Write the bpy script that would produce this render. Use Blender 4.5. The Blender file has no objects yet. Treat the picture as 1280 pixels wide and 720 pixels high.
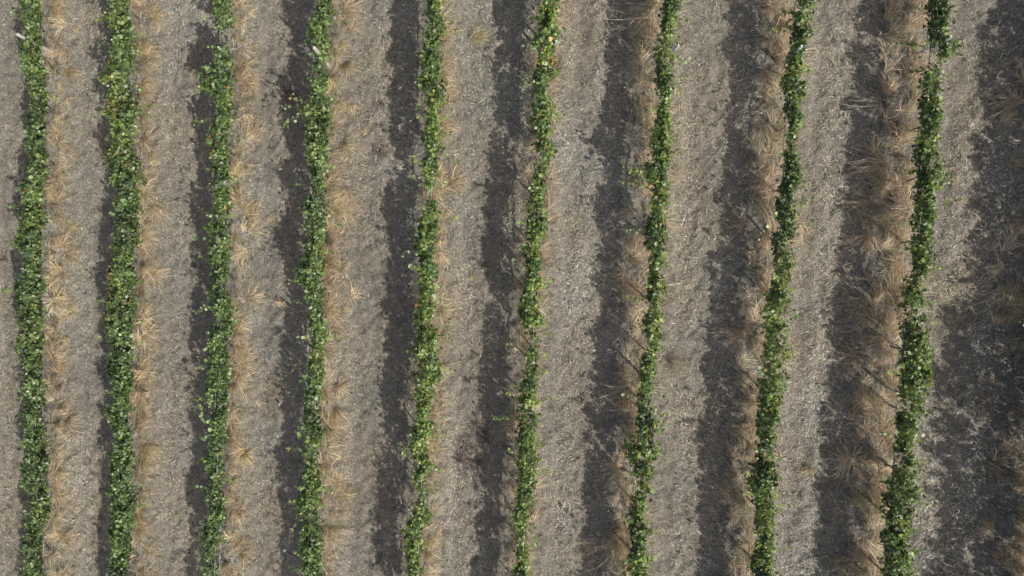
import bpy, math, random
import numpy as np
from mathutils import Vector

random.seed(7)
rng = np.random.default_rng(11)
scene = bpy.context.scene
COL = scene.collection

# ------------------------------------------------------------------ geometry of the place
F = 1150.0            # focal length in pixels of a 1280 px wide frame
HC = 20.0             # camera height above the slope
TX, TY = 0.233, 0.094 # the hillside rises to the right and, less, to the top


def unproj(px, py, h):
    """ground-plan point seen at a pixel, for something h metres above the slope"""
    a = (np.asarray(px, float) - 640) / F
    b = -(np.asarray(py, float) - 360) / F
    t = (HC - h) / (1 + TX * a + TY * b)
    return t * a, t * b


def proj(x, y, z):
    d = HC - z
    return 640 + F * x / d, 360 - F * y / d


# ------------------------------------------------------------------ value noise
def _hash(i, j, s):
    v = np.sin(i * 127.1 + j * 311.7 + s * 74.7) * 43758.5453
    return v - np.floor(v)


def vnoise(x, y, s=0):
    x = np.asarray(x, float); y = np.asarray(y, float)
    i = np.floor(x); j = np.floor(y)
    fx = x - i; fy = y - j
    fx = fx * fx * (3 - 2 * fx); fy = fy * fy * (3 - 2 * fy)
    a = _hash(i, j, s); b = _hash(i + 1, j, s)
    c = _hash(i, j + 1, s); d = _hash(i + 1, j + 1, s)
    return (a * (1 - fx) + b * fx) * (1 - fy) + (c * (1 - fx) + d * fx) * fy


def fbm(x, y, s=0, o=3):
    r = 0; amp = .5; tot = 0
    for k in range(o):
        r = r + amp * vnoise(x, y, s + k * 7); tot += amp
        x = np.asarray(x) * 2.03 + 5.1; y = np.asarray(y) * 2.03 + 1.7; amp *= .5
    return r / tot


# ------------------------------------------------------------------ the rows, as seen: (y, left edge, right edge)
ROWS = {
1: "0 20 52;20 27 53;40 25 55;60 27 55;80 25 55;100 30 55;120 30 57;140 27 58;160 28 55;180 25 57;200 28 62;220 32 60;240 22 55;260 17 57;280 15 58;300 14 57;320 26 55;340 20 55;360 13 58;380 17 53;400 18 58;420 22 58;440 20 58;460 23 58;480 25 56;500 25 58;520 23 55;540 25 57;560 25 60;580 25 62;600 25 60;620 27 63;640 30 62;660 27 57;680 28 55;700 27 57;720 18 63",
2: "0 133 167;20 128 167;40 133 173;60 133 175;80 137 170;100 125 167;120 132 167;140 122 180;160 133 180;180 130 170;200 127 177;220 132 178;240 135 175;260 137 175;280 140 175;300 138 177;320 140 172;340 133 173;360 127 175;380 123 173;400 127 170;420 132 167;440 132 168;460 132 170;480 135 168;500 137 163;515 128 163;533 135 165;560 137 167;580 128 170;600 132 167;620 132 172;637 123 177;660 130 167;680 130 167;700 132 163;720 132 167",
3: "0 265 290;20 263 293;33 267 283;58 263 283;70 263 293;87 252 293;107 245 297;127 263 297;143 267 292;160 257 290;180 257 290;200 255 290;220 265 293;240 265 290;260 262 292;280 258 290;300 260 290;320 260 288;340 258 293;360 258 287;380 263 293;400 267 293;420 257 290;440 255 287;460 255 287;480 256 285;503 250 283;520 257 287;540 258 283;560 260 280;577 250 277;593 258 282;613 258 278;633 260 280;647 257 285;663 248 277;680 252 277;700 252 273;720 252 275",
4: "0 393 415;20 390 418;33 385 422;53 385 413;67 393 410;87 392 410;107 388 410;127 374 412;140 372 413;160 377 417;180 378 415;200 380 412;220 387 410;240 385 408;260 377 410;280 383 410;300 380 408;320 373 403;340 370 405;350 371 403;373 382 402;387 385 403;407 385 407;420 385 413;433 388 403;447 383 410;467 385 408;480 380 405;500 378 402;520 377 400;537 380 408;560 377 397;580 377 398;597 375 400;613 375 410;627 367 400;647 377 402;667 373 403;683 366 406;700 372 407;720 375 400",
5: "0 530 550;20 532 553;37 535 562;50 528 550;67 528 553;87 533 550;100 523 553;117 532 553;133 533 553;150 533 550;167 528 550;187 530 553;200 525 547;217 530 543;230 532 540;255 533 547;273 523 550;293 517 543;313 520 543;333 523 548;353 523 547;373 522 542;393 517 540;407 515 540;423 520 550;440 515 540;453 525 550;467 523 553;480 520 545;500 513 540;520 520 537;540 513 543;560 510 533;580 517 537;600 517 535;640 515 537;647 515 540;663 502 527;680 507 530;700 507 527;720 507 527",
6: "0 677 702;17 673 695;33 672 697;50 665 703;67 672 702;83 672 700;100 666 690;117 668 683;133 665 687;150 667 696;167 663 687;187 667 690;200 670 690;220 668 683;240 662 680;257 657 680;273 655 680;293 657 683;317 653 677;340 657 677;357 653 677;373 650 673;390 650 673;403 653 680;440 657 672;460 657 672;480 655 671;500 650 672;520 649 672;540 647 667;560 647 667;580 647 672;597 647 673;613 648 667;627 647 663;643 640 660;660 642 657;680 645 662;697 645 660;720 642 660",
7: "0 827 853;17 830 847;33 823 847;50 827 843;67 812 843;80 812 847;97 820 843;113 823 843;133 822 840;150 817 840;167 815 843;187 815 840;200 810 837;213 803 837;227 805 837;240 815 834;257 813 833;273 812 833;290 802 835;307 810 828;327 810 827;347 812 830;367 807 832;387 807 827;407 803 830;427 807 830;447 803 823;467 800 820;480 797 817;500 795 817;520 793 817;533 793 828;547 793 822;563 787 827;580 790 817;597 795 813;613 797 813;630 787 807;647 785 803;663 785 815;680 787 807;697 783 813;720 783 807",
8: "0 1000 1012;13 1001 1010;30 985 1010;43 995 1008;60 990 1008;80 982 1005;97 977 1005;113 978 1008;133 980 1003;150 987 1003;167 985 997;187 980 997;207 978 1000;227 978 1005;240 970 996;257 970 997;273 972 997;290 970 997;307 967 987;323 965 990;340 967 993;357 963 993;373 958 987;390 957 987;407 955 988;423 957 987;440 955 987;460 953 985;480 951 981;493 950 978;520 945 977;540 947 975;557 950 975;570 950 973;603 937 972;633 940 970;653 943 970;667 946 970;690 945 968;710 937 968;720 943 967",
9: "0 1163 1192;17 1173 1192;30 1160 1192;43 1160 1193;60 1162 1193;67 1173 1193;90 1153 1173;103 1143 1180;117 1150 1180;133 1152 1187;150 1153 1183;167 1147 1178;187 1142 1177;200 1143 1177;213 1142 1173;223 1142 1180;240 1140 1172;257 1141 1173;273 1142 1170;290 1140 1170;307 1132 1168;323 1135 1170;340 1137 1163;357 1135 1160;373 1125 1160;390 1130 1160;407 1130 1162;423 1130 1160;440 1123 1168;460 1123 1163;480 1121 1157;497 1123 1157;513 1123 1153;530 1115 1150;547 1117 1147;563 1118 1143;580 1118 1147;597 1113 1147;613 1107 1152;630 1103 1147;647 1103 1140;667 1103 1140;687 1098 1140;707 1100 1143;720 1100 1140",
}
# bare stretches of the canopy (pixel y of the photo): (y0, y1, share of the leaves that is left)
GAPS = {3: [(36, 57, 0)], 5: [(233, 251, 0), (600, 640, .30)], 6: [(408, 439, .22), (672, 700, .6)],
        9: [(70, 86, .2)], 8: [(160, 180, .55)], 7: [(30, 80, .75)]}
ORD = {0: 'beyond the left edge', 1: 'first', 2: 'second', 3: 'third', 4: 'fourth', 5: 'fifth', 6: 'sixth', 7: 'seventh', 8: 'eighth', 9: 'ninth', 10: 'tenth'}
ZT, ZB, ZM = 1.47, .95, 1.18
rowfit, prof = {}, {}
for k, s in ROWS.items():
    A = np.array([[float(v) for v in p.split()] for p in s.split(';')])
    mid = (A[:, 1] + A[:, 2]) / 2
    X, Y = unproj(mid, A[:, 0], ZM)
    Z = HC - (TX * X + TY * Y) - ZM
    par = np.abs(mid - 640) / F * (ZT - ZB) * .85
    W = np.clip((A[:, 2] - A[:, 1]) * Z / F - par - .05, .13, .9)
    b, a = np.polyfit(Y, X, 1)
    rowfit[k] = (a, b)
    o = np.argsort(Y)
    prof[k] = (Y[o], (X - a - b * Y)[o], W[o])
for k, (p, q) in {0: (1, 2), 10: (9, 8)}.items():
    a = 2 * rowfit[p][0] - rowfit[q][0]; b = 2 * rowfit[p][1] - rowfit[q][1]
    if k == 10: a += .30
    rowfit[k] = (a, b)
    yy = np.linspace(-9, 9, 40)
    prof[k] = (yy, (vnoise(yy * .9, yy * 0, k) - .5) * .16, .34 + .28 * vnoise(yy * 1.7, yy * 0 + 3, k) + (.25 if k == 10 else 0))
print('rows', {k: (round(v[0], 2), round(v[1], 3)) for k, v in rowfit.items()})
YLO, YHI = -8.3, 7.9


def row_x(k, y):
    return rowfit[k][0] + rowfit[k][1] * y


RA = np.array([rowfit[k][0] for k in range(11)]); RB = np.array([rowfit[k][1] for k in range(11)])


def row_dist(x, y):
    """signed distance to the closest vine row line, and alley coordinate 0..1 between rows"""
    x = np.asarray(x, float); y = np.asarray(y, float)
    yc = np.clip(y, -14, 14)
    best = np.full(x.shape, 99.)
    for k in range(-3, 14):
        if k < 0: a, b = RA[0] + (RA[0] - RA[1]) * -k, RB[0]
        elif k > 10: a, b = RA[10] + (RA[10] - RA[9]) * (k - 10), RB[10]
        else: a, b = RA[k], RB[k]
        d = x - (a + b * yc)
        best = np.where(np.abs(d) < np.abs(best), d, best)
    return best


def ground(x, y):
    x = np.asarray(x, float); y = np.asarray(y, float)
    r = np.maximum(np.abs(x) - 17, np.abs(y) - 11)
    near = np.clip(1 - r / 6, 0, 1)
    d = np.abs(row_dist(x, y))
    z = .07 * np.exp(-(d / .32) ** 2) - .035 * np.exp(-((d - .72) / .17) ** 2)
    z = z + .05 * (fbm(x * 1.3, y * .8, 3) - .5) + .17 * (fbm(x * 5.5, y * 5.5, 9, 3) - .5) * (1 - .55 * np.exp(-((d - .72) / .2) ** 2))
    z = z + .045 * (vnoise(x * 10.5, y * 10.5, 77) - .5) * (1 - .4 * np.exp(-((d - .72) / .2) ** 2))
    return TX * x + TY * y + z * near


# ------------------------------------------------------------------ helpers
def tag(o, label=None, cat=None, group=None, kind=None):
    if label: o['label'] = label
    if cat: o['category'] = cat
    if group: o['group'] = group
    if kind: o['kind'] = kind
    return o


def mesh_obj(name, V, faces_idx, fsize, mat, parent=None, color=None, smooth=False):
    """V (n,3); faces_idx flat loop indices; all faces have fsize corners"""
    me = bpy.data.meshes.new(name)
    nf = len(faces_idx) // fsize
    me.vertices.add(len(V)); me.vertices.foreach_set('co', np.ascontiguousarray(V, dtype=np.float32).ravel())
    me.loops.add(nf * fsize); me.loops.foreach_set('vertex_index', np.ascontiguousarray(faces_idx, dtype=np.int32))
    me.polygons.add(nf)
    me.polygons.foreach_set('loop_start', np.arange(0, nf * fsize, fsize, dtype=np.int32))
    me.polygons.foreach_set('loop_total', np.full(nf, fsize, dtype=np.int32))
    if smooth: me.polygons.foreach_set('use_smooth', np.ones(nf, dtype=bool))
    if color is not None:
        at = me.color_attributes.new('tint', 'FLOAT_COLOR', 'POINT')
        c = np.ones((len(V), 4), dtype=np.float32); c[:, :3] = color
        at.data.foreach_set('color', c.ravel())
    me.update(); me.validate()
    me.materials.append(mat)
    o = bpy.data.objects.new(name, me)
    COL.objects.link(o)
    if parent: o.parent = parent
    return o


def empty(name, loc):
    o = bpy.data.objects.new(name, None)
    o.empty_display_size = .2
    COL.objects.link(o); o.location = loc
    return o


def strands(P, S, W):
    """ribbons: P (n,k,3) centre line, S (n,3) side vector, W (n,k) width -> verts, quads"""
    n, k, _ = P.shape
    off = S[:, None, :] * W[:, :, None] * .5
    V = np.stack([P - off, P + off], axis=2).reshape(n * k * 2, 3)
    base = (np.arange(n) * k * 2)[:, None] + (np.arange(k - 1) * 2)[None, :]
    Q = np.stack([base, base + 1, base + 3, base + 2], axis=-1).reshape(-1)
    return V, Q


def tubes(paths, rads, sides=6):
    """closed-end tubes along polylines -> one vertex/quad set"""
    Vs, Fs, n0 = [], [], 0
    for path, rad in zip(paths, rads):
        path = np.asarray(path, float); m = len(path)
        rad = np.broadcast_to(np.asarray(rad, float), (m,))
        T = np.gradient(path, axis=0); T /= np.linalg.norm(T, axis=1)[:, None] + 1e-9
        ref = np.array([0., 1., 0.]) if abs(T[0, 1]) < .8 else np.array([1., 0., 0.])
        A = np.cross(T, ref); A /= np.linalg.norm(A, axis=1)[:, None] + 1e-9
        B = np.cross(T, A)
        an = np.arange(sides) / sides * 2 * math.pi
        ring = path[:, None, :] + rad[:, None, None] * (A[:, None, :] * np.cos(an)[None, :, None] + B[:, None, :] * np.sin(an)[None, :, None])
        # end caps: extra tiny rings
        ring = np.concatenate([path[:1, None, :] + (ring[:1] - path[:1, None, :]) * .02, ring, path[-1:, None, :] + (ring[-1:] - path[-1:, None, :]) * .02])
        mm = m + 2
        Vs.append(ring.reshape(-1, 3))
        i = np.arange(mm - 1)[:, None] * sides; j = np.arange(sides)[None, :]; j2 = (j + 1) % sides
        Fs.append((np.stack([i + j, i + j2, i + sides + j2, i + sides + j], -1) + n0).reshape(-1))
        n0 += mm * sides
    return np.concatenate(Vs), np.concatenate(Fs)


# ------------------------------------------------------------------ materials
def new_mat(name):
    m = bpy.data.materials.new(name); m.use_nodes = True
    nt = m.node_tree; nt.nodes.clear()
    out = nt.nodes.new('ShaderNodeOutputMaterial')
    return m, nt, out


def N(nt, kind, **kw):
    n = nt.nodes.new(kind)
    for k, v in kw.items():
        if k in n.inputs: n.inputs[k].default_value = v
        else: setattr(n, k, v)
    return n


def ramp(nt, stops):
    r = nt.nodes.new('ShaderNodeValToRGB'); e = r.color_ramp.elements
    while len(e) < len(stops): e.new(.5)
    for el, (p, c) in zip(e, stops):
        el.position = p; el.color = (*c, 1)
    return r


def mat_ground():
    m, nt, out = new_mat('dry_soil')
    L = nt.links.new
    tc = N(nt, 'ShaderNodeTexCoord')
    bs = N(nt, 'ShaderNodeBsdfPrincipled', Roughness=.95)
    bs.inputs['Specular IOR Level'].default_value = .15
    n1 = N(nt, 'ShaderNodeTexNoise', Scale=1.1, Detail=6.0, Roughness=.6)
    n2 = N(nt, 'ShaderNodeTexNoise', Scale=9.0, Detail=7.0, Roughness=.7)
    n3 = N(nt, 'ShaderNodeTexNoise', Scale=45.0, Detail=4.0, Roughness=.7)
    for n in (n1, n2, n3): L(tc.outputs['Object'], n.inputs['Vector'])
    r1 = ramp(nt, [(.30, (.09, .078, .06)), (.5, (.17, .15, .12)), (.72, (.26, .235, .19))])
    r2 = ramp(nt, [(.36, (.05, .042, .034)), (.5, (.18, .16, .13)), (.66, (.33, .30, .25))])
    r3 = ramp(nt, [(.38, (.04, .033, .027)), (.5, (.18, .16, .13)), (.64, (.38, .345, .29))])
    L(n1.outputs['Fac'], r1.inputs['Fac']); L(n2.outputs['Fac'], r2.inputs['Fac']); L(n3.outputs['Fac'], r3.inputs['Fac'])
    m1 = N(nt, 'ShaderNodeMix', data_type='RGBA'); m1.inputs[0].default_value = .5
    L(r1.outputs['Color'], m1.inputs[6]); L(r2.outputs['Color'], m1.inputs[7])
    m2 = N(nt, 'ShaderNodeMix', data_type='RGBA'); m2.inputs[0].default_value = .45
    L(m1.outputs[2], m2.inputs[6]); L(r3.outputs['Color'], m2.inputs[7])
    L(m2.outputs[2], bs.inputs['Base Color'])
    bp = N(nt, 'ShaderNodeBump', Strength=.8, Distance=.03)
    ad = N(nt, 'ShaderNodeMath', operation='ADD')
    L(n2.outputs['Fac'], ad.inputs[0]); L(n3.outputs['Fac'], ad.inputs[1])
    L(ad.outputs[0], bp.inputs['Height']); L(bp.outputs['Normal'], bs.inputs['Normal'])
    L(bs.outputs[0], out.inputs[0])
    return m


def mat_tint(name, rough=.6, spec=.3, transl=.0, boost=(1, 1, 1), back=None, sheen=None):
    m, nt, out = new_mat(name)
    L = nt.links.new
    at = N(nt, 'ShaderNodeAttribute', attribute_name='tint')
    bs = N(nt, 'ShaderNodeBsdfPrincipled', Roughness=rough)
    bs.inputs['Specular IOR Level'].default_value = spec
    tc = N(nt, 'ShaderNodeTexCoord')
    no = N(nt, 'ShaderNodeTexNoise', Scale=60.0, Detail=2.0)
    L(tc.outputs['Object'], no.inputs['Vector'])
    rr = ramp(nt, [(.3, (.82, .82, .82)), (.7, (1.15, 1.15, 1.15))])
    L(no.outputs['Fac'], rr.inputs['Fac'])
    mu = N(nt, 'ShaderNodeMix', data_type='RGBA', blend_type='MULTIPLY'); mu.inputs[0].default_value = 1
    L(at.outputs['Color'], mu.inputs[6]); L(rr.outputs['Color'], mu.inputs[7])
    col = mu.outputs[2]
    if back:
        ge = N(nt, 'ShaderNodeNewGeometry')
        mb = N(nt, 'ShaderNodeMix', data_type='RGBA')
        fm = N(nt, 'ShaderNodeMath', operation='MULTIPLY'); fm.inputs[1].default_value = .55
        L(ge.outputs['Backfacing'], fm.inputs[0]); L(fm.outputs[0], mb.inputs[0])
        L(col, mb.inputs[6]); mb.inputs[7].default_value = (*back, 1)
        col = mb.outputs[2]
    L(col, bs.inputs['Base Color'])
    sh = bs.outputs[0]
    if transl:
        tr = N(nt, 'ShaderNodeBsdfTranslucent')
        mm = N(nt, 'ShaderNodeMix', data_type='RGBA', blend_type='MULTIPLY'); mm.inputs[0].default_value = 1
        L(col, mm.inputs[6]); mm.inputs[7].default_value = (*boost, 1)
        L(mm.outputs[2], tr.inputs['Color'])
        mx = N(nt, 'ShaderNodeMixShader'); mx.inputs[0].default_value = transl
        L(sh, mx.inputs[1]); L(tr.outputs[0], mx.inputs[2]); sh = mx.outputs[0]
    L(sh, out.inputs[0])
    return m


def mat_noise(name, stops, scale, rough=.8, metal=0, bump=.4, stretch=(1, 1, 1)):
    m, nt, out = new_mat(name)
    L = nt.links.new
    tc = N(nt, 'ShaderNodeTexCoord'); mp = N(nt, 'ShaderNodeMapping'); mp.inputs['Scale'].default_value = stretch
    L(tc.outputs['Object'], mp.inputs['Vector'])
    no = N(nt, 'ShaderNodeTexNoise', Scale=scale, Detail=6.0, Roughness=.65)
    L(mp.outputs[0], no.inputs['Vector'])
    r = ramp(nt, stops); L(no.outputs['Fac'], r.inputs['Fac'])
    bs = N(nt, 'ShaderNodeBsdfPrincipled', Roughness=rough, Metallic=metal)
    L(r.outputs['Color'], bs.inputs['Base Color'])
    bp = N(nt, 'ShaderNodeBump', Strength=bump, Distance=.01)
    L(no.outputs['Fac'], bp.inputs['Height']); L(bp.outputs['Normal'], bs.inputs['Normal'])
    L(bs.outputs[0], out.inputs[0])
    return m


M_GROUND = mat_ground()
M_STRAW = mat_tint('dry_straw', .7, .25, .12, (1, .95, .85))
M_GRASS = mat_tint('dry_grass_blades', .6, .3, .25, (1, .92, .75))
M_LEAF = mat_tint('vine_leaf', .44, .62, .23, (1.5, 1.45, .7), back=(.12, .17, .07))
M_DEAD = mat_tint('dead_leaf', .7, .25, .1)
M_BARK = mat_noise('vine_bark', [(.3, (.12, .09, .065)), (.6, (.24, .195, .15)), (.8, (.34, .29, .235))], 30, .9, 0, .9, (3, 3, .6))
M_CANE = mat_noise('cane_bark', [(.3, (.13, .10, .045)), (.7, (.26, .19, .09))], 20, .7)
M_WOOD = mat_noise('weathered_wood', [(.25, (.22, .19, .165)), (.55, (.42, .385, .34)), (.8, (.56, .53, .48))], 18, .85, 0, .7, (6, 6, .5))
M_STEEL = mat_noise('galvanised_steel', [(.3, (.38, .41, .42)), (.7, (.62, .65, .66))], 25, .42, .7, .1)

# ------------------------------------------------------------------ ground: one sheet to the horizon
def axis(lim, step):
    a = list(np.arange(-lim, lim + 1e-6, step)); g = step; x = a[-1]; ext = []
    while x < 900:
        g *= 1.35; x += g; ext.append(x)
    return np.array([-v for v in ext[::-1]] + a + ext)


gx, gy = axis(14.2, .042), axis(8.8, .042)
GX, GY = np.meshgrid(gx, gy, indexing='xy')
GZ = ground(GX, GY)
V = np.stack([GX, GY, GZ], -1).reshape(-1, 3)
nx, ny = len(gx), len(gy)
ii = (np.arange(ny - 1)[:, None] * nx + np.arange(nx - 1)[None, :])
Q = np.stack([ii, ii + 1, ii + 1 + nx, ii + nx], -1).reshape(-1)
tag(mesh_obj('ground', V, Q, 4, M_GROUND, smooth=True), kind='structure')

# ------------------------------------------------------------------ mown straw lying between the rows
PAL_STRAW = np.array([(.50, .44, .36), (.40, .35, .28), (.28, .24, .19), (.60, .54, .45), (.33, .265, .20), (.15, .12, .095), (.78, .73, .64), (.40, .375, .255)])
def straw_field(n):
    x = rng.uniform(-14, 14, n); y = rng.uniform(-8.4, 8.4, n)
    d = np.abs(row_dist(x, y))
    dens = np.clip(.05 + 1.0 * fbm(x * 2.2, y * 2.2, 21) + .75 * fbm(x * .8, y * .4, 23, 2), .25, 1) 
    keep = rng.random(n) < dens
    x, y, d = x[keep], y[keep], d[keep]; n = len(x)
    L = rng.uniform(.03, .115, n) * rng.uniform(.7, 1.25, n)
    swirl = fbm(x * .9, y * .9, 33, 2) * 2 * math.pi * 1.6
    ang = np.where(rng.random(n) < .45, swirl + rng.normal(0, .5, n), rng.uniform(0, 2 * math.pi, n))
    trk = np.exp(-((d - .72) / .15) ** 2)
    pit = rng.normal(.16, .38, n) * (1 - .75 * trk); L = L * (1 - .4 * trk)
    D = np.stack([np.cos(ang) * np.cos(pit), np.sin(ang) * np.cos(pit), np.sin(pit)], 1)
    z0 = ground(x, y) + rng.uniform(.002, .02, n)
    P0 = np.stack([x, y, z0], 1)
    P1 = P0 + D * (L * .5)[:, None]
    bend = rng.normal(0, .35, (n, 1)) * np.stack([-np.sin(ang), np.cos(ang), 0 * ang], 1)
    P2 = P1 + (D * np.array([1, 1, .3]) + bend) * (L * .5)[:, None]
    P2[:, 2] += (TX * (P2[:, 0] - x) + TY * (P2[:, 1] - y)) * .8
    S = np.stack([-np.sin(ang), np.cos(ang), rng.normal(0, .3, n)], 1); S /= np.linalg.norm(S, axis=1)[:, None]
    w = rng.uniform(.0022, .0068, n)
    V, Q = strands(np.stack([P0, P1, P2], 1), S, np.stack([w * .7, w, w * .4], 1))
    c = PAL_STRAW[rng.choice(len(PAL_STRAW), n, p=[.22, .21, .18, .12, .10, .08, .05, .04])]
    patch = (.62 + .62 * fbm(x * .7, y * .45, 40) + .5 * (fbm(x * 3.1, y * 3.1, 44) - .5))[:, None]
    patch = patch * (.66 + .68 * fbm((x - RB[5] * y) * 4.2, y * .22, 91, 2))[:, None] * (1 + .10 * trk)[:, None]
    warm = fbm(x * 1.4, y * .8, 55)[:, None]
    c = c * patch * (1 + (warm - .5) * np.array([.25, 0, -.35]) + np.array([.015, .01, -.02])) * rng.uniform(.5, 1.6, (n, 1)) * np.array([.915, .965, .955])
    return V, Q, np.repeat(c, 6, axis=0)


V, Q, C = straw_field(820000)
tag(mesh_obj('mown_straw', V, Q, 4, M_STRAW, color=C), 'short mown straw lying over the alleys between the vine rows', 'grass', kind='stuff')

# ------------------------------------------------------------------ tall dry grass under every row
STRIP = {0: (-.2, .3), 1: (-.10, .34), 2: (-.12, .36), 3: (-.10, .40), 4: (-.08, .50), 5: (-.12, .38), 6: (-.26, .24), 7: (-.36, .12),
         8: (-.42, .1), 9: (-.62, .08), 10: (-.85, .4)}
PAL_TALL = np.array([(.45, .35, .225), (.50, .42, .29), (.57, .51, .385), (.33, .26, .18), (.43, .31, .205), (.38, .36, .18), (.54, .49, .40), (.20, .16, .115)])
PAL_RIGHT = np.array([(.43, .34, .23), (.46, .40, .30), (.54, .48, .38), (.30, .24, .18), (.40, .29, .21), (.34, .32, .20), (.52, .48, .41), (.20, .165, .13)])
def tall_grass(k):
    lo, hi = STRIP[k]; wid = hi - lo
    P_all, S_all, W_all, C_all = [], [], [], []
    pal_t = PAL_RIGHT if k >= 6 else PAL_TALL
    y = YLO - .1
    feet = list(FOOT[k]) if k >= 5 else []
    while y < YHI or feet:
        at_foot = y >= YHI
        if not at_foot: y += (2.2 if k == 10 else 1) * rng.uniform(.055, .125) / (wid / .6) * (.72 if k >= 6 else .9)
        u = rng.uniform(0, 1)
        cx = row_x(k, y) + lo + wid * u; cy = y + rng.normal(0, .05)
        big = rng.random() < .34 or at_foot
        if not at_foot and rng.random() < .10: cx += rng.normal(0, .38)
        n = int(rng.uniform(80, 150) if big else rng.uniform(26, 60))
        r = rng.uniform(.05, .11) if big else rng.uniform(.03, .08)
        Lm = rng.uniform(.26, .54) if big else rng.uniform(.14, .32)
        if k in (7, 8, 9): Lm *= 1.4
        foot = rng.random() < .3            # upright tufts round the vine feet
        if at_foot: foot = True; big = True; cy = feet.pop() + rng.normal(-.03, .03)
        if foot: cx = (row_x(k, cy) - .09) if at_foot else row_x(k, y) + rng.normal(-.02 if k > 6 else .04, .06); Lm = rng.uniform(.4, .62)
        # blades splay round the clump but lean, on the whole, one way
        lean = rng.uniform(0, 2 * math.pi) if rng.random() < .4 else (rng.normal(-.2, .7) if (k < 7) else rng.normal(math.pi * 1.22, .6))
        if k in (7, 8, 9, 10) and rng.random() < .6: lean = rng.normal(.95, .3)
        ls = rng.uniform(.5, 2.0) if k < 7 else rng.uniform(.9, 2.8)
        spl = .75 if k < 6 else .5
        hue = rng.choice(8, p=[.17, .18, .15, .13, .11, .08, .12, .06]); cb = rng.uniform(.75, 1.25)
        ang = rng.uniform(0, 2 * math.pi, n)
        ang2 = ang + rng.normal(0, 1.1, n)
        dx = np.cos(ang2) * spl + math.cos(lean) * ls; dy = np.sin(ang2) * spl + math.sin(lean) * ls
        nn = np.hypot(dx, dy) + 1e-6; dx /= nn; dy /= nn
        rr = r * np.sqrt(rng.random(n))
        bx = cx + np.cos(ang) * rr; by = cy + np.sin(ang) * rr
        L = Lm * rng.uniform(.55, 1.2, n)
        out = rng.uniform(.35, 1.15, n) * (.55 if foot else 1)
        gz = ground(bx, by)
        ts = np.array([0, .3, .6, .85, 1.])
        H = L[:, None] * (1.25 * ts - 1.05 * ts ** 2.4 * np.minimum(out[:, None] * 1.15, 1))[:, :] * .8
        R = L[:, None] * out[:, None] * (.12 * ts + .8 * ts ** 1.5)
        wob = (rng.normal(0, .022, (n, 5)) + rng.normal(0, .24, (n, 1)) * ts) * ts
        X = bx[:, None] + dx[:, None] * R - dy[:, None] * wob * L[:, None] * 3
        Y = by[:, None] + dy[:, None] * R + dx[:, None] * wob * L[:, None] * 3
        Z = np.maximum(gz[:, None] + H, TX * X + TY * Y + .03)
        P_all.append(np.stack([X, Y, Z], -1))
        S_all.append(np.stack([-dy, dx, rng.normal(0, .5, n)], 1))
        w = rng.uniform(.003, .0075, n)[:, None] * np.array([.8, 1, .9, .6, .25])
        W_all.append(w)
        tone = rng.choice(8, n, p=[.17, .18, .15, .13, .11, .08, .12, .06])
        c = pal_t[tone] * rng.uniform(.8, 1.15, (n, 1)) * .25 + pal_t[hue] * .5 * cb + pal_t[rng.choice(8, n)] * .25
        hi = rng.random(n) < .12; w[hi] *= 1.6
        C_all.append(c * (rng.uniform(.5, 1.45, (n, 1)) + .75 * hi[:, None]) * (np.array([1.15, 1.13, 1.03]) if k < 6 else np.array([1.18, 1.14, 1.04])))
    P = np.concatenate(P_all); S = np.concatenate(S_all); S /= np.linalg.norm(S, axis=1)[:, None]
    V, Q = strands(P, S, np.concatenate(W_all))
    C = np.repeat(np.concatenate(C_all), 10, axis=0)
    where = {0: 'row past the left edge', 10: 'row at the right edge'}.get(k, ORD[k] + ' row from the left')
    tag(mesh_obj('tall_dry_grass', V, Q, 4, M_GRASS, color=C), 'tall straw coloured grass under the vines of the ' + where, 'grass', kind='stuff')


FOOT = {}
for k in range(11):
    y = YHI - .45 - .25 * random.random(); ys = []
    while y > YLO + .2:
        ys.append(y + random.uniform(-.07, .07)); y -= 1.07
    FOOT[k] = np.array(ys)
for k in range(11): tall_grass(k)

# ------------------------------------------------------------------ leaves
half = [(0, .56), (.18, .26), (.46, .26), (.34, -.16)]
outl = half + [(.0, -.34)] + [(-x, y) for x, y in half[:0:-1]]
outl = np.array(outl); NO = len(outl)
LT = np.concatenate([[[0, 0, 0]], np.column_stack([outl, .32 * (outl[:, 0] ** 2) - .22 * outl[:, 1] ** 2])]).astype(float)
LF = np.array([(0, 1 + i, 1 + (i + 1) % NO) for i in range(NO)])


def leaf_mesh(P, Nrm, size, color):
    n = len(P)
    Nrm = Nrm / (np.linalg.norm(Nrm, axis=1)[:, None] + 1e-9)
    r = rng.normal(0, 1, (n, 3)); r[:, 2] -= .8      # tips hang down
    T = r - Nrm * np.sum(r * Nrm, 1)[:, None]; T /= np.linalg.norm(T, axis=1)[:, None] + 1e-9
    B = np.cross(T, Nrm)
    cup = rng.uniform(-.6, 1.5, n)
    V = P[:, None, :] + size[:, None, None] * (LT[None, :, 0:1] * B[:, None, :] + LT[None, :, 1:2] * T[:, None, :] + LT[None, :, 2:3] * cup[:, None, None] * -Nrm[:, None, :])
    Fc = (LF[None] + (np.arange(n) * (NO + 1))[:, None, None]).reshape(-1)
    return V.reshape(-1, 3), Fc, np.repeat(color, NO + 1, axis=0)


GREEN = np.array([(.010, .026, .006), (.026, .060, .010), (.080, .145, .020), (.20, .285, .050), (.38, .47, .17)])  # palest tone paints the highlights of glinting leaves into their colour
YEL = np.array([(.42, .38, .07), (.34, .36, .07), (.50, .40, .10)])
LIME = np.array([(.24, .34, .06), (.20, .30, .05), (.30, .38, .08)])
RED = np.array([(.40, .17, .045), (.30, .10, .04), (.45, .28, .07), (.24, .13, .06)])
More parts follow.
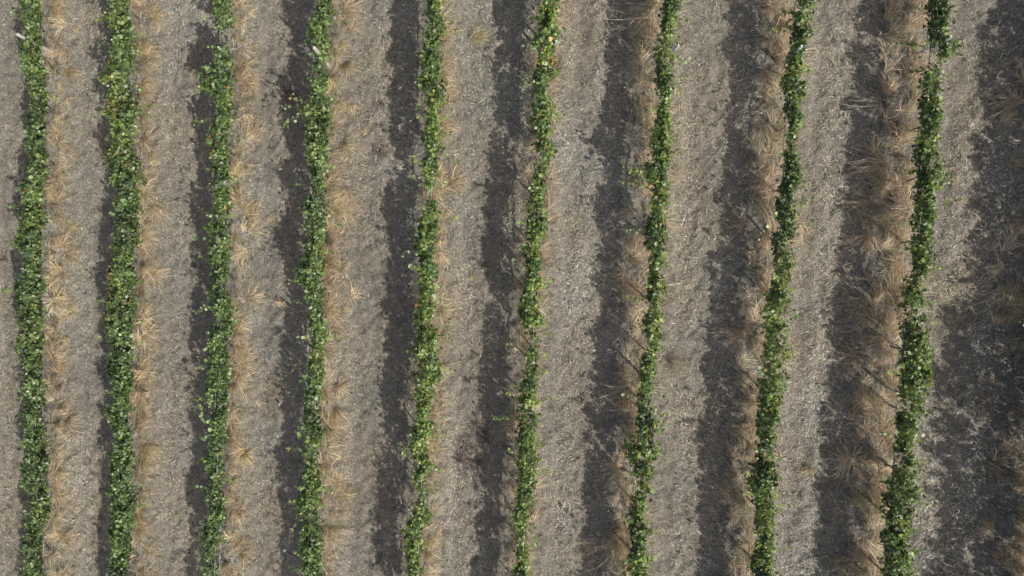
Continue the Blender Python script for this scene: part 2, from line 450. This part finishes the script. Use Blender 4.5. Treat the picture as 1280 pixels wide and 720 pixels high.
# (x, y, radius x, radius y, kind, share of the leaves) in photo pixels
PATCH = [(135, 105, 14, 8, 'y', .5), (140, 130, 14, 12, 'r', .3), (150, 195, 25, 25, 'y', .12), (130, 365, 15, 35, 'r', .4), (135, 130, 20, 12, 'y', .4),
         (258, 190, 10, 22, 'r', .5), (300, 115, 10, 20, 'r', .3), (378, 135, 14, 18, 'y', .5), (380, 175, 15, 25, 'y', .3), (363, 120, 8, 8, 'r', .8),
         (395, 445, 14, 10, 'y', .65), (385, 605, 22, 40, 'l', .25), (393, 40, 14, 18, 'l', .3), (540, 10, 14, 20, 'l', .5), (565, 40, 20, 10, 'l', .8),
         (538, 170, 12, 60, 'l', .25), (532, 530, 16, 50, 'l', .5), (540, 560, 15, 20, 'y', .3), (548, 590, 12, 20, 'l', .7), (515, 690, 14, 35, 'l', .45),
         (685, 55, 18, 35, 'l', .4), (682, 78, 10, 8, 'r', .3), (690, 15, 14, 14, 'l', .6), (655, 105, 16, 8, 'l', .8), (665, 270, 14, 60, 'l', .3),
         (670, 405, 14, 8, 'l', .7), (650, 665, 14, 40, 'l', .55), (668, 690, 10, 16, 'y', .6), (842, 60, 10, 20, 'y', .45), (790, 215, 18, 10, 'l', .8),
         (815, 160, 18, 60, 'l', .2), (828, 385, 12, 45, 'y', .45), (795, 375, 14, 8, 'y', .6), (805, 570, 24, 20, 'l', .45), (827, 530, 8, 8, 'y', .6),
         (805, 612, 12, 16, 'y', .35), (800, 700, 25, 20, 'l', .45), (1010, 250, 14, 8, 'l', .9), (972, 330, 20, 15, 'y', .4), (990, 440, 8, 14, 'y', .7),
         (1000, 130, 9, 50, 'l', .35), (978, 560, 9, 60, 'l', .4), (1003, 10, 8, 20, 'l', .6), (1190, 65, 8, 12, 'l', .9), (1183, 120, 10, 20, 'l', .4),
         (1135, 57, 22, 8, 'y', .6), (1165, 190, 12, 40, 'l', .35), (1168, 250, 9, 60, 'l', .3), (1145, 355, 16, 8, 'y', .5), (1145, 400, 16, 12, 'y', .3),
         (1165, 440, 8, 25, 'l', .7), (1145, 595, 10, 20, 'l', .6), (1135, 690, 14, 30, 'l', .55), (1140, 510, 10, 50, 'l', .25), (1278, 402, 14, 10, 'l', .9),
         (55, 10, 10, 12, 'l', .5), (45, 60, 10, 30, 'l', .25), (35, 370, 20, 12, 'l', .3)]
ROW_DARK = {0: .9, 1: .85, 2: .92, 3: .98, 4: 1.02, 5: 1.08, 6: 1.05, 7: 1.0, 8: .95, 9: .92, 10: .92}


def leaf_colors(P, k, tone=0):
    n = len(P)
    px, py = proj(P[:, 0], P[:, 1], P[:, 2])
    nz = fbm(P[:, 0] * 2.2 + k, P[:, 1] * 2.2, 60)
    idx = np.clip((nz * 4.4 - .25 + tone + rng.normal(0, 1.0, n)), 0, 4).astype(int)
    c = GREEN[idx] * rng.uniform(.8, 1.2, (n, 1)) * ROW_DARK[k] * (np.array([.95, 1.0, 1.0]) if k <= 4 else np.array([1.16, 1.08, .76]))
    r = rng.random(n)
    zone = np.clip((fbm(P[:, 0] * 1.3 + 2.3 * k, P[:, 1] * 1.1, 71, 2) - .50) * 5, 0, 1) * (1.0 if k >= 5 else .55)
    s = r < .006 + .05 * zone; c[s] = YEL[rng.integers(0, 3, s.sum())] * .85
    s = (r > .1) & (r < .104 + .02 * zone); c[s] = RED[rng.integers(0, 4, s.sum())]
    s = (r > .2) & (r < .215 + .42 * zone); c[s] = LIME[rng.integers(0, 3, s.sum())] * rng.uniform(.6, 1.05, (s.sum(), 1))
    for (x, y, rx, ry, t, st) in PATCH:
        q = np.exp(-(((px - x) / rx) ** 2 + ((py - y) / ry) ** 2) * .8)
        s = rng.random(n) < q * st
        pal = {'y': YEL, 'l': LIME, 'r': RED}[t]
        c[s] = pal[rng.integers(0, len(pal), s.sum())] * rng.uniform(.75, 1.1, (s.sum(), 1))
    return c


def gap_factor(k, P):
    f = np.ones(len(P))
    if k in GAPS:
        _, py = proj(P[:, 0], P[:, 1], P[:, 2])
        for y0, y1, s in GAPS[k]:
            m = 4
            inside = np.clip((py - y0) / m + .5, 0, 1) * np.clip((y1 - py) / m + .5, 0, 1)
            low = (P[:, 2] - TX * P[:, 0] - TY * P[:, 1]) < .95
            f = np.minimum(f, 1 - inside * (1 - np.where(low, max(s, .5), s)))  # low leaves added back in gaps so the row's shadow stays unbroken
    return f


def row_leaves(k):
    Yp, Op, Wp = prof[k]
    # leaf clusters (short shoots) fill the hedge; loose leaves fill in between
    nc = int((YHI - YLO) * 168)
    yc = rng.uniform(YLO, YHI, nc)
    wc = np.interp(yc, Yp, Wp)
    thin = np.clip(.30 + 1.25 * fbm(yc * 1.9, yc * 0 + 5, k + 30, 2), 0, 1) if k >= 3 else np.clip(.65 + .8 * fbm(yc * 1.9, yc * 0 + 5, k + 30, 2), 0, 1)
    yc = yc[rng.random(nc) < (wc + .14) / .74 * thin]; nc = len(yc)
    wc = np.interp(yc, Yp, Wp); oc = np.interp(yc, Yp, Op)
    th = rng.uniform(0, 2 * math.pi, nc); rad = rng.random(nc) ** .42
    lump = .48 + 1.02 * vnoise(yc * 3.3 + np.cos(th) * 1.1, np.sin(th) * 1.2 + 9, k)
    u = np.cos(th) * rad * lump; v = np.sin(th) * rad
    top = ZT + ((.42 + .6 * np.clip((-1.2 - yc) / 1.4, 0, 1)) if k == 10 else 0) + .30 * (vnoise(yc * 2.6, yc * 0 + 2, k + 5) - .5)  # tenth row, mostly out of frame, shaped taller to widen its shadow
    bot = (ZB - .13 if k != 10 else .62) + .3 * (vnoise(yc * 1.6, yc * 0 + 7, k + 8) - .5)
    hc = (top + bot) / 2 + v * (top - bot) / 2 * (.75 + .3 * lump)
    xo = oc + u * np.maximum(wc / 2 - .005, .06) * 1.08
    cn = np.stack([u * 1.2 + rng.normal(0, .3, nc), rng.normal(0, .35, nc), v * .55 + .55], 1)
    ctone = rng.normal(0, 1.0, nc)
    m = rng.integers(14, 34, nc)
    ci = np.repeat(np.arange(nc), m); n = len(ci)
    sp = rng.uniform(.026, .056, nc)[ci][:, None]
    dP = rng.normal(0, 1, (n, 3)) * sp * np.array([.85, 1.25, 1.])
    x = xo[ci] + dP[:, 0]; y = yc[ci] + dP[:, 1]; h = hc[ci] + dP[:, 2]
    Nm = cn[ci] + rng.normal(0, .85, (n, 3)); tone = ctone[ci]
    # stray leaves on little side shoots
    s = rng.random(n) < .03
    x[s] += rng.choice([-1, 1], s.sum()) * rng.uniform(.02, .12, s.sum()); h[s] += rng.uniform(-.15, .1, s.sum())
    # short leafy shoots poking out of the sides and the top
    ns = int((YHI - YLO) * (4.6 if k >= 3 else 3.2))
    ys_ = rng.uniform(YLO, YHI, ns); sg = rng.choice([-1, 1], ns)
    ws_ = np.interp(ys_, Yp, Wp); os_ = np.interp(ys_, Yp, Op)
    nl = rng.integers(6, 13, ns); si = np.repeat(np.arange(ns), nl); t = rng.random(len(si)) ** .8
    ln = (.08 + .34 * rng.random(ns) ** 2)[si]; dy_ = rng.normal(0, .6, ns)[si]; up = rng.uniform(-.5, .6, ns)[si]; h0 = rng.uniform(.9, 1.5, ns)[si]
    x = np.concatenate([x, os_[si] + sg[si] * (ws_[si] / 2 + t * ln) + rng.normal(0, .015, len(si))])
    y = np.concatenate([y, ys_[si] + dy_ * t * ln + rng.normal(0, .02, len(si))])
    h = np.concatenate([h, h0 + up * t * ln]); tone = np.concatenate([tone, rng.normal(1.2, .5, ns)[si]])
    Nm = np.concatenate([Nm, np.array([0, 0, 1.]) + rng.normal(0, .5, (len(si), 3))])
    x = row_x(k, y) + x
    P = np.stack([x, y, TX * x + TY * y + h], 1)
    n = len(P); keep = rng.random(n) < gap_factor(k, P)
    P, Nm, tone = P[keep], Nm[keep], tone[keep]; n = len(P)
    size = (.032 + .062 * rng.random(n) ** 1.5) * np.where(rng.random(n) < .08, 1.3, 1)
    return P, Nm, size, leaf_colors(P, k, tone)


# long shoots that leave the hedge: row, root pixel, tip pixel, tip height, leaves
SHOOTS = [(2, (135, 22), (116, 26), 1.15, 16), (2, (135, 140), (112, 143), 1.1, 16), (2, (170, 135), (190, 133), 1.0, 10), (2, (135, 375), (119, 378), 1.1, 14),
          (2, (135, 632), (113, 624), .95, 9), (2, (167, 636), (181, 630), 1.0, 12), (3, (262, 108), (243, 112), 1.3, 16), (3, (262, 150), (240, 155), 1.2, 13),
          (3, (267, 382), (243, 389), 1.2, 11), (3, (288, 385), (299, 392), 1.0, 10), (3, (262, 500), (236, 501), 1.1, 11), (3, (262, 577), (245, 576), 1.1, 8),
          (3, (278, 600), (294, 602), .9, 9), (4, (385, 130), (360, 120), 1.3, 14), (4, (382, 140), (352, 160), 1.2, 16), (4, (380, 135), (355, 134), 1.2, 9),
          (4, (378, 345), (356, 357), 1.2, 16), (4, (388, 450), (353, 473), 1.0, 12), (4, (378, 560), (360, 560), 1.1, 6), (4, (378, 625), (356, 692), 1.1, 12),
          (4, (400, 430), (417, 418), .9, 12), (4, (402, 610), (415, 616), .9, 12), (4, (385, 625), (364, 626), 1.2, 10), (5, (548, 40), (575, 42), 1.35, 17),
          (5, (528, 100), (518, 99), 1.1, 10), (5, (545, 125), (567, 127), .8, 7), (5, (545, 168), (566, 166), .8, 8), (5, (540, 420), (569, 420), 1.0, 12),
          (5, (520, 435), (506, 438), 1.1, 8), (5, (535, 540), (558, 543), .9, 10), (5, (538, 580), (552, 590), .8, 18), (5, (536, 610), (550, 613), .8, 14),
          (5, (515, 560), (502, 560), 1.1, 8), (6, (672, 103), (649, 104), 1.25, 18), (6, (690, 100), (701, 84), 1.3, 10), (6, (688, 145), (700, 152), 1.1, 10),
          (6, (655, 525), (615, 522), 1.0, 22), (6, (672, 403), (684, 400), 1.0, 12), (6, (668, 555), (682, 555), .8, 8), (6, (662, 640), (673, 690), .9, 18),
          (7, (815, 215), (779, 211), 1.15, 40), (7, (815, 225), (777, 230), 1.0, 28), (7, (812, 290), (797, 285), 1.0, 14), (7, (812, 375), (785, 373), 1.0, 13),
          (7, (815, 530), (834, 515), 1.2, 18), (7, (818, 540), (832, 534), 1.2, 12), (7, (812, 560), (829, 562), 1.2, 12), (7, (812, 665), (820, 668), 1.2, 9),
          (7, (840, 28), (862, 23), .7, 7), (7, (843, 75), (862, 76), .7, 8), (8, (995, 255), (1017, 250), 1.2, 14), (8, (1000, 32), (977, 30), 1.0, 12),
          (8, (982, 435), (991, 448), 1.1, 10), (8, (988, 390), (996, 388), 1.1, 7), (8, (950, 600), (932, 604), .9, 12), (8, (1000, 225), (1012, 228), 1.2, 8),
          (9, (1172, 222), (1190, 226), 1.2, 16), (9, (1160, 56), (1128, 57), .7, 18), (9, (1165, 105), (1187, 95), 1.3, 8), (9, (1150, 445), (1168, 437), 1.3, 13),
          (9, (1145, 585), (1156, 588), 1.25, 14), (9, (1145, 625), (1158, 630), 1.2, 10), (9, (1138, 690), (1147, 688), 1.2, 12), (9, (1150, 375), (1168, 380), 1.2, 7),
          (9, (1150, 520), (1156, 512), 1.3, 8), (9, (1112, 620), (1098, 640), .8, 9), (1, (32, 48), (22, 60), 1.4, 10), (1, (25, 255), (11, 262), 1.2, 12),
          (1, (25, 360), (2, 364), 1.1, 15), (10, (1310, 400), (1272, 402), 1.1, 16), (10, (1312, 560), (1290, 570), 1.1, 12)]

# colour cues for labels, by row: (y0, y1, words)
CUES = {1: [(0, 30, 'lime tipped'), (340, 385, 'broad leafy')], 2: [(95, 165, 'orange flecked'), (165, 230, 'yellow flecked'), (330, 400, 'rusty edged'), (600, 650, 'broad leafy')],
        3: [(60, 90, 'pale topped'), (170, 215, 'rusty edged'), (90, 130, 'broad leafy')], 4: [(110, 200, 'yellow flecked'), (430, 460, 'yellow topped'), (590, 640, 'straggly')],
        5: [(0, 60, 'lime tipped'), (500, 600, 'yellowing'), (600, 645, 'sparse'), (660, 720, 'lime tipped')],
        6: [(0, 30, 'lime tipped'), (30, 95, 'lime flecked'), (405, 440, 'sparse'), (640, 700, 'yellowing thin')],
        7: [(30, 90, 'sparse yellowish'), (340, 430, 'yellow flecked'), (545, 590, 'lime tipped'), (680, 720, 'lime tipped')],
        8: [(0, 60, 'thin'), (60, 180, 'dark'), (310, 345, 'yellow flecked'), (420, 720, 'dark')],
        9: [(30, 68, 'dark'), (90, 200, 'dark'), (340, 400, 'yellow flecked')]}
NUM = ['first', 'second', 'third', 'fourth', 'fifth', 'sixth', 'seventh', 'eighth', 'ninth', 'tenth', 'eleventh', 'twelfth', 'thirteenth', 'fourteenth', 'fifteenth', 'sixteenth', 'seventeenth', 'eighteenth']
VINE_GROUP = 'grapevines planted along the trellis rows'
TRUNKMAT, vines = M_BARK, []
n_leaf = 0
for k in range(11):
    ys = FOOT[k]
    P, Nm, size, colr = row_leaves(k)
    own = np.argmin(np.abs(P[:, 1][:, None] - ys[None, :]), axis=1)
    # which vines show in the frame
    scr = []
    for yv in ys:
        xv = row_x(k, yv); scr.append(proj(xv, yv, TX * xv + TY * yv + 1.1))
    inside = [i for i, (px, py) in enumerate(scr) if -14 < py < 736]
    sh_of = {}
    for s in [s for s in SHOOTS if s[0] == k]:
        ry = unproj(s[1][0], s[1][1], 1.2)[1]
        sh_of.setdefault(int(np.argmin(np.abs(ys - ry))), []).append(s)
    for i, yv in enumerate(ys):
        xv = float(row_x(k, yv)); zv = float(ground(xv, yv)) - .02
        root = empty('grapevine', (xv, yv, zv))
        O = np.array([xv, yv, zv])
        sel = own == i
        look = 'green'
        py = scr[i][1]
        for a_, b_, wd in CUES.get(k, []):
            if a_ - 14 <= py <= b_ + 14: look = wd
        side = ''
        if i in sh_of and i in inside:
            s = max(sh_of[i], key=lambda q: abs(q[2][0] - q[1][0]))
            side = ' with a shoot reaching ' + ('left' if s[2][0] < s[1][0] else 'right')
        if k in (0, 10) or i not in inside:
            rown = {0: 'row past the left edge', 10: 'row at the right edge'}.get(k, ORD[k] + ' row from the left')
            if i in inside: lab = f'{look} grapevine, {NUM[inside.index(i)]} from the top in the {rown}'
            elif i < inside[0]: lab = f'{look} grapevine above the top edge in the {rown}' + (f', {NUM[inside[0]-i-1]} one out' if inside[0] > 1 else '')
            else: lab = f'{look} grapevine below the bottom edge in the {rown}' + (f', {NUM[i-inside[-1]-1]} one out' if len(ys) - 1 - inside[-1] > 1 else '')
        else:
            lab = f'{look} grapevine{side}, {NUM[inside.index(i)]} from top in {ORD[k]} row from left'
        tag(root, lab, 'grapevine', VINE_GROUP)
        # trunk
        hz = .66 + .05 * random.random()
        lx, ly = random.uniform(-.06, .06), random.uniform(-.08, .08)
        dirx, diry = rowfit[k][1] / math.hypot(1, rowfit[k][1]), 1 / math.hypot(1, rowfit[k][1])
        base_off = np.array([0, 0, 0.])
        path = [np.array([0, 0, -.05]), np.array([lx * .5, ly * .3, hz * .3]), np.array([lx, ly * .8, hz * .65]), np.array([lx * .4, ly, hz])]
        ctrl = np.array(path); t = np.linspace(0, 3, 10)
        fine = np.stack([np.interp(t, range(4), ctrl[:, c]) for c in range(3)], 1) + rng.normal(0, .006, (10, 3))
        V, Q = tubes([fine], [np.linspace(.022, .015, 10) * rng.uniform(.85, 1.2, 10)], 8)
        mesh_obj('trunk', V, Q, 4, M_BARK, root, smooth=True)
        head = fine[-1]
        # two cordon arms along the fruiting wire
        for sgn in (-1, 1):
            a = np.linspace(0, 1, 7)[:, None]
            arm = head + a * np.array([dirx, diry, (TX * dirx + TY * diry)]) * sgn * .5 + rng.normal(0, .008, (7, 3)) * a
            V, Q = tubes([arm], [np.linspace(.018, .010, 7)], 6)
            mesh_obj('cordon_arm', V, Q, 4, M_BARK, root, smooth=True)
        # upright canes carrying the leaves
        paths, rads = [], []
        for q in range(6):
            s0 = random.uniform(-.5, .5); g = 1 if rng.random() < .5 else -1
            p0 = head + np.array([dirx, diry, TX * dirx + TY * diry]) * s0
            offv = float(np.interp(yv + s0, prof[k][0], prof[k][1]))
            wv = float(np.interp(yv + s0, prof[k][0], prof[k][2]))
            p3 = p0 + np.array([offv + random.uniform(-.4, .4) * wv, random.uniform(-.2, .2), random.uniform(.55, .82)])
            p1 = p0 * .65 + p3 * .35 + rng.normal(0, .03, 3); p2 = p0 * .3 + p3 * .7 + rng.normal(0, .04, 3)
            wp = np.array([[*(O + p3)]])
            if gap_factor(k, wp)[0] < .7: continue
            paths.append([p0, p1, p2, p3]); rads.append([.005, .0045, .0035, .002])
        for pth, rd in zip(paths, rads):
            V, Q = tubes([pth], [rd], 4)
            mesh_obj('cane', V, Q, 4, M_CANE, root, smooth=True)
        if sel.any():
            V, Fc, C = leaf_mesh(P[sel] - O, Nm[sel], size[sel], colr[sel])
            mesh_obj('foliage', V, Fc, 3, M_LEAF, root, color=C); n_leaf += int(sel.sum())
        for (kk, a_, b_, ht, nl) in sh_of.get(i, []):
            x0, y0 = unproj(a_[0], a_[1], 1.25); x1, y1 = unproj(b_[0], b_[1], ht)
            p0 = np.array([x0, y0, TX * x0 + TY * y0 + 1.15]); p1 = np.array([x1, y1, TX * x1 + TY * y1 + ht])
            mid = (p0 + p1) / 2 + np.array([0, rng.normal(0, .03), .12])
            tt = np.linspace(0, 1, 8)[:, None]
            curve = (1 - tt) ** 2 * p0 + 2 * tt * (1 - tt) * mid + tt ** 2 * p1
            V, Q = tubes([curve - O], [np.linspace(.006, .002, 8)], 5)
            so = mesh_obj('long_shoot', V, Q, 4, M_CANE, root, smooth=True)
            nl = int(nl * 1.7); tl = rng.uniform(.0, 1.02, nl)[:, None]
            pl = (1 - tl) ** 2 * p0 + 2 * tl * (1 - tl) * mid + tl ** 2 * p1 + rng.normal(0, .035, (nl, 3))
            nm = np.array([0, 0, 1.]) + rng.normal(0, .6, (nl, 3))
            c2 = leaf_colors(pl, k)
            young = rng.random(nl) < .6
            c2[young] = LIME[rng.integers(0, 3, young.sum())] * rng.uniform(.7, 1, (young.sum(), 1))
            V, Fc, C = leaf_mesh(pl - O, nm, rng.uniform(.04, .08, nl), c2)
            mesh_obj('shoot_leaves', V, Fc, 3, M_LEAF, so, color=C)
print('leaves', n_leaf)

# ------------------------------------------------------------------ trellis wires: fruiting wire and a pair of catch wires on every row
WIRE = [('fruiting wire', 0.0, .70), ('left catch wire', -.045, 1.12), ('right catch wire', .045, 1.14)]
for k in range(11):
    rown = {0: 'row past the left edge', 10: 'row at the right edge'}.get(k, ORD[k] + ' row from the left')
    for nm, dx, h in WIRE:
        yy = np.linspace(YLO, YHI, 30)
        xx = row_x(k, yy) + dx + np.interp(yy, prof[k][0], np.convolve(np.pad(prof[k][1], 4, mode='edge'), np.ones(9) / 9, 'valid')) * (.5 if h > 1 else 0)
        pts = np.stack([xx, yy, TX * xx + TY * yy + h + .012 * np.sin(yy * 1.1)], 1)
        V, Q = tubes([pts], [.003], 5)
        tag(mesh_obj('trellis_wire', V, Q, 4, M_STEEL, smooth=True), f'thin steel {nm} of the {rown}', 'wire', 'steel wires strung along the vine rows')

# ------------------------------------------------------------------ posts
TOPS = {1: (24, 44), 2: (146, 52), 3: (273, 59), 4: (394, 61), 5: (541, 84), 6: (696, 52), 7: (848, 58), 8: (1001, 59), 9: (1187, 47)}


def make_post(x, y, h, lean, label, wood):
    g = float(ground(x, y))
    root = empty('trellis_post', (x, y, g))
    z = np.array([-.25, 0, .3, .7, 1.1, 1.4, h - .015, h])
    path = np.stack([lean[0] * np.maximum(z, 0), lean[1] * np.maximum(z, 0), z], 1)
    if wood:
        V, Q = tubes([path], [np.array([.046, .045, .043, .041, .040, .039, .038, .030]) * rng.uniform(.95, 1.05, 8)], 12)
        mesh_obj('post_body', V, Q, 4, M_WOOD, root, smooth=False)
    else:                                            # open C-profile of rolled steel
        prof2 = np.array([(.018, -.012), (.018, -.016), (-.018, -.016), (-.018, .016), (.018, .016), (.018, .012), (.014, .012), (.014, .0125), (-.0145, .0125), (-.0145, -.0125), (.014, -.0125), (.014, -.012)])
        m = len(prof2); V = np.zeros((2, m, 3))
        for e, zz in enumerate((-.25, h)):
            V[e, :, 0] = prof2[:, 0] + lean[0] * zz; V[e, :, 1] = prof2[:, 1]; V[e, :, 2] = zz
        j = np.arange(m); j2 = (j + 1) % m
        Q = list(np.stack([j, j2, m + j2, m + j], -1).reshape(-1))
        for a_, b_, c_, d_ in ((0, 1, 2, 9), (0, 9, 10, 11), (2, 3, 8, 9), (3, 4, 7, 8), (4, 5, 6, 7)):
            Q += [m + a_, m + b_, m + c_, m + d_]
        mesh_obj('post_body', V.reshape(-1, 3), np.array(Q), 4, M_STEEL, root)
    for hh in (.70, 1.13):
        if hh > h - .03: continue
        a = np.linspace(0, math.pi, 7)
        c = np.array([lean[0] * hh, lean[1] * hh, hh])
        st = np.stack([c[0] + np.cos(a) * .012, c[1] + np.sin(a) * .018 + .036, c[2] + 0 * a], 1)
        V, Q = tubes([st], [.0025], 5)
        mesh_obj('wire_staple', V, Q, 4, M_STEEL, root, smooth=True)
    tag(root, label, 'post', 'trellis posts along the vine rows')
    return root


for k in range(11):
    if k in TOPS:
        h = 1.66 if k in (1, 4) else (1.50 if k in (3, 8) else 1.36)
        x, y = unproj(*TOPS[k], h)
    else:
        y = 5.35; x = row_x(k, y); h = 1.66
    x, y = float(x), float(y)
    bx = float(row_x(k, y)); lean = ((x - bx) * (.5 if k in (1, 4) else .9) / h, 0)
    rown = {0: 'row past the left edge', 10: 'row at the right edge'}.get(k, ORD[k] + ' row from the left')
    mt = 'grey weathered wooden' if k in (1, 4) else 'slim galvanised steel'
    make_post(x - lean[0] * h, y, h, lean, f'{mt} post near the top end of the {rown}', mt[:4] == 'grey')
    y2 = y - 6.45 + random.uniform(-.1, .1)
    make_post(float(row_x(k, y2)) + random.uniform(-.03, .03), y2, 1.30, (random.uniform(-.02, .02), 0), f'slim steel post among leaves below the middle of the {rown}', False)

# ------------------------------------------------------------------ fallen leaves and dead weeds
n = 3600
kk = rng.integers(0, 11, n); y = rng.uniform(YLO, YHI, n)
x = RA[kk] + RB[kk] * y + rng.normal(0, .75, n)
P = np.stack([x, y, ground(x, y) + .03], 1)
Nm = np.array([0, 0, 1.]) + rng.normal(0, .45, (n, 3))
pal = np.array([(.15, .085, .055), (.10, .06, .05), (.22, .15, .09), (.30, .24, .14), (.08, .05, .045), (.40, .36, .22)])
V, Fc, C = leaf_mesh(P, Nm, rng.uniform(.025, .06, n), pal[rng.choice(6, n, p=[.17, .22, .22, .14, .20, .05])])
tag(mesh_obj('fallen_leaves', V, Fc, 3, M_DEAD, color=C), 'curled brown and red vine leaves scattered over the dry ground', 'leaves', kind='stuff')

WEEDS = [(598, 533, 11), (583, 558, 11), (606, 548, 8), (592, 585, 10), (575, 575, 8), (362, 118, 8), (472, 190, 6), (475, 130, 4), (1112, 388, 9), (1122, 396, 8), (600, 330, 6)]
Ps, Ss, Ws, Cs = [], [], [], []
for (px, py, r) in WEEDS:
    cx, cy = unproj(px, py, .08); n = int(r * 7); R = r / 42.
    a = rng.uniform(0, 6.283, n); rr = R * rng.random(n) ** .8
    bx, by = cx + np.cos(a) * rr, cy + np.sin(a) * rr; bz = ground(bx, by)
    a2 = rng.uniform(0, 6.283, n); L = rng.uniform(.06, .16, n)
    P0 = np.stack([bx, by, bz], 1); P1 = P0 + np.stack([np.cos(a2) * L * .35, np.sin(a2) * L * .35, L * .6], 1); P2 = P1 + np.stack([np.cos(a2) * L * .6, np.sin(a2) * L * .6, L * .1], 1)
    Ps.append(np.stack([P0, P1, P2], 1)); Ss.append(np.stack([-np.sin(a2), np.cos(a2), 0 * a], 1)); Ws.append(rng.uniform(.006, .016, n)[:, None] * np.array([.6, 1, .4]))
    Cs.append(np.array([.10, .07, .07]) * rng.uniform(.5, 1.6, (n, 1)))
V, Q = strands(np.concatenate(Ps), np.concatenate(Ss), np.concatenate(Ws))
tag(mesh_obj('dead_weeds', V, Q, 4, M_STRAW, color=np.repeat(np.concatenate(Cs), 6, axis=0)), 'dark withered weed patches in the mown straw', 'weeds', kind='stuff')

# ------------------------------------------------------------------ light
SV = Vector((.90, -.92, 1.52)).normalized()
sl = bpy.data.lights.new('sun', 'SUN'); sl.energy = 4.8; sl.angle = math.radians(.53); sl.color = (1, .965, .915)
so = bpy.data.objects.new('sun', sl); COL.objects.link(so)
so.rotation_euler = (-SV).to_track_quat('-Z', 'Y').to_euler(); so.location = SV * 60
w = bpy.data.worlds.new('World'); scene.world = w; w.use_nodes = True
nt = w.node_tree; nt.nodes.clear()
sky = nt.nodes.new('ShaderNodeTexSky'); sky.sky_type = 'NISHITA'; sky.sun_disc = False
sky.sun_elevation = math.asin(SV.z); sky.sun_rotation = math.atan2(SV.x, SV.y)
sky.air_density = 1.0; sky.dust_density = 3.5; sky.ozone_density = .35
bg = nt.nodes.new('ShaderNodeBackground'); bg.inputs['Strength'].default_value = .145
wo = nt.nodes.new('ShaderNodeOutputWorld')
nt.links.new(sky.outputs[0], bg.inputs[0]); nt.links.new(bg.outputs[0], wo.inputs[0])

# ------------------------------------------------------------------ camera: a drone looking straight down
cam = bpy.data.cameras.new('camera'); cam.sensor_width = 36; cam.lens = 36 * F / 1280
cam.clip_end = 3000; cam.clip_start = .1
co = bpy.data.objects.new('camera', cam); COL.objects.link(co)
co.location = (0, 0, HC); co.rotation_euler = (0, 0, 0)
scene.camera = co
scene.view_settings.view_transform = 'Standard'; scene.view_settings.look = 'None'
scene.view_settings.exposure = 0; scene.view_settings.gamma = 1
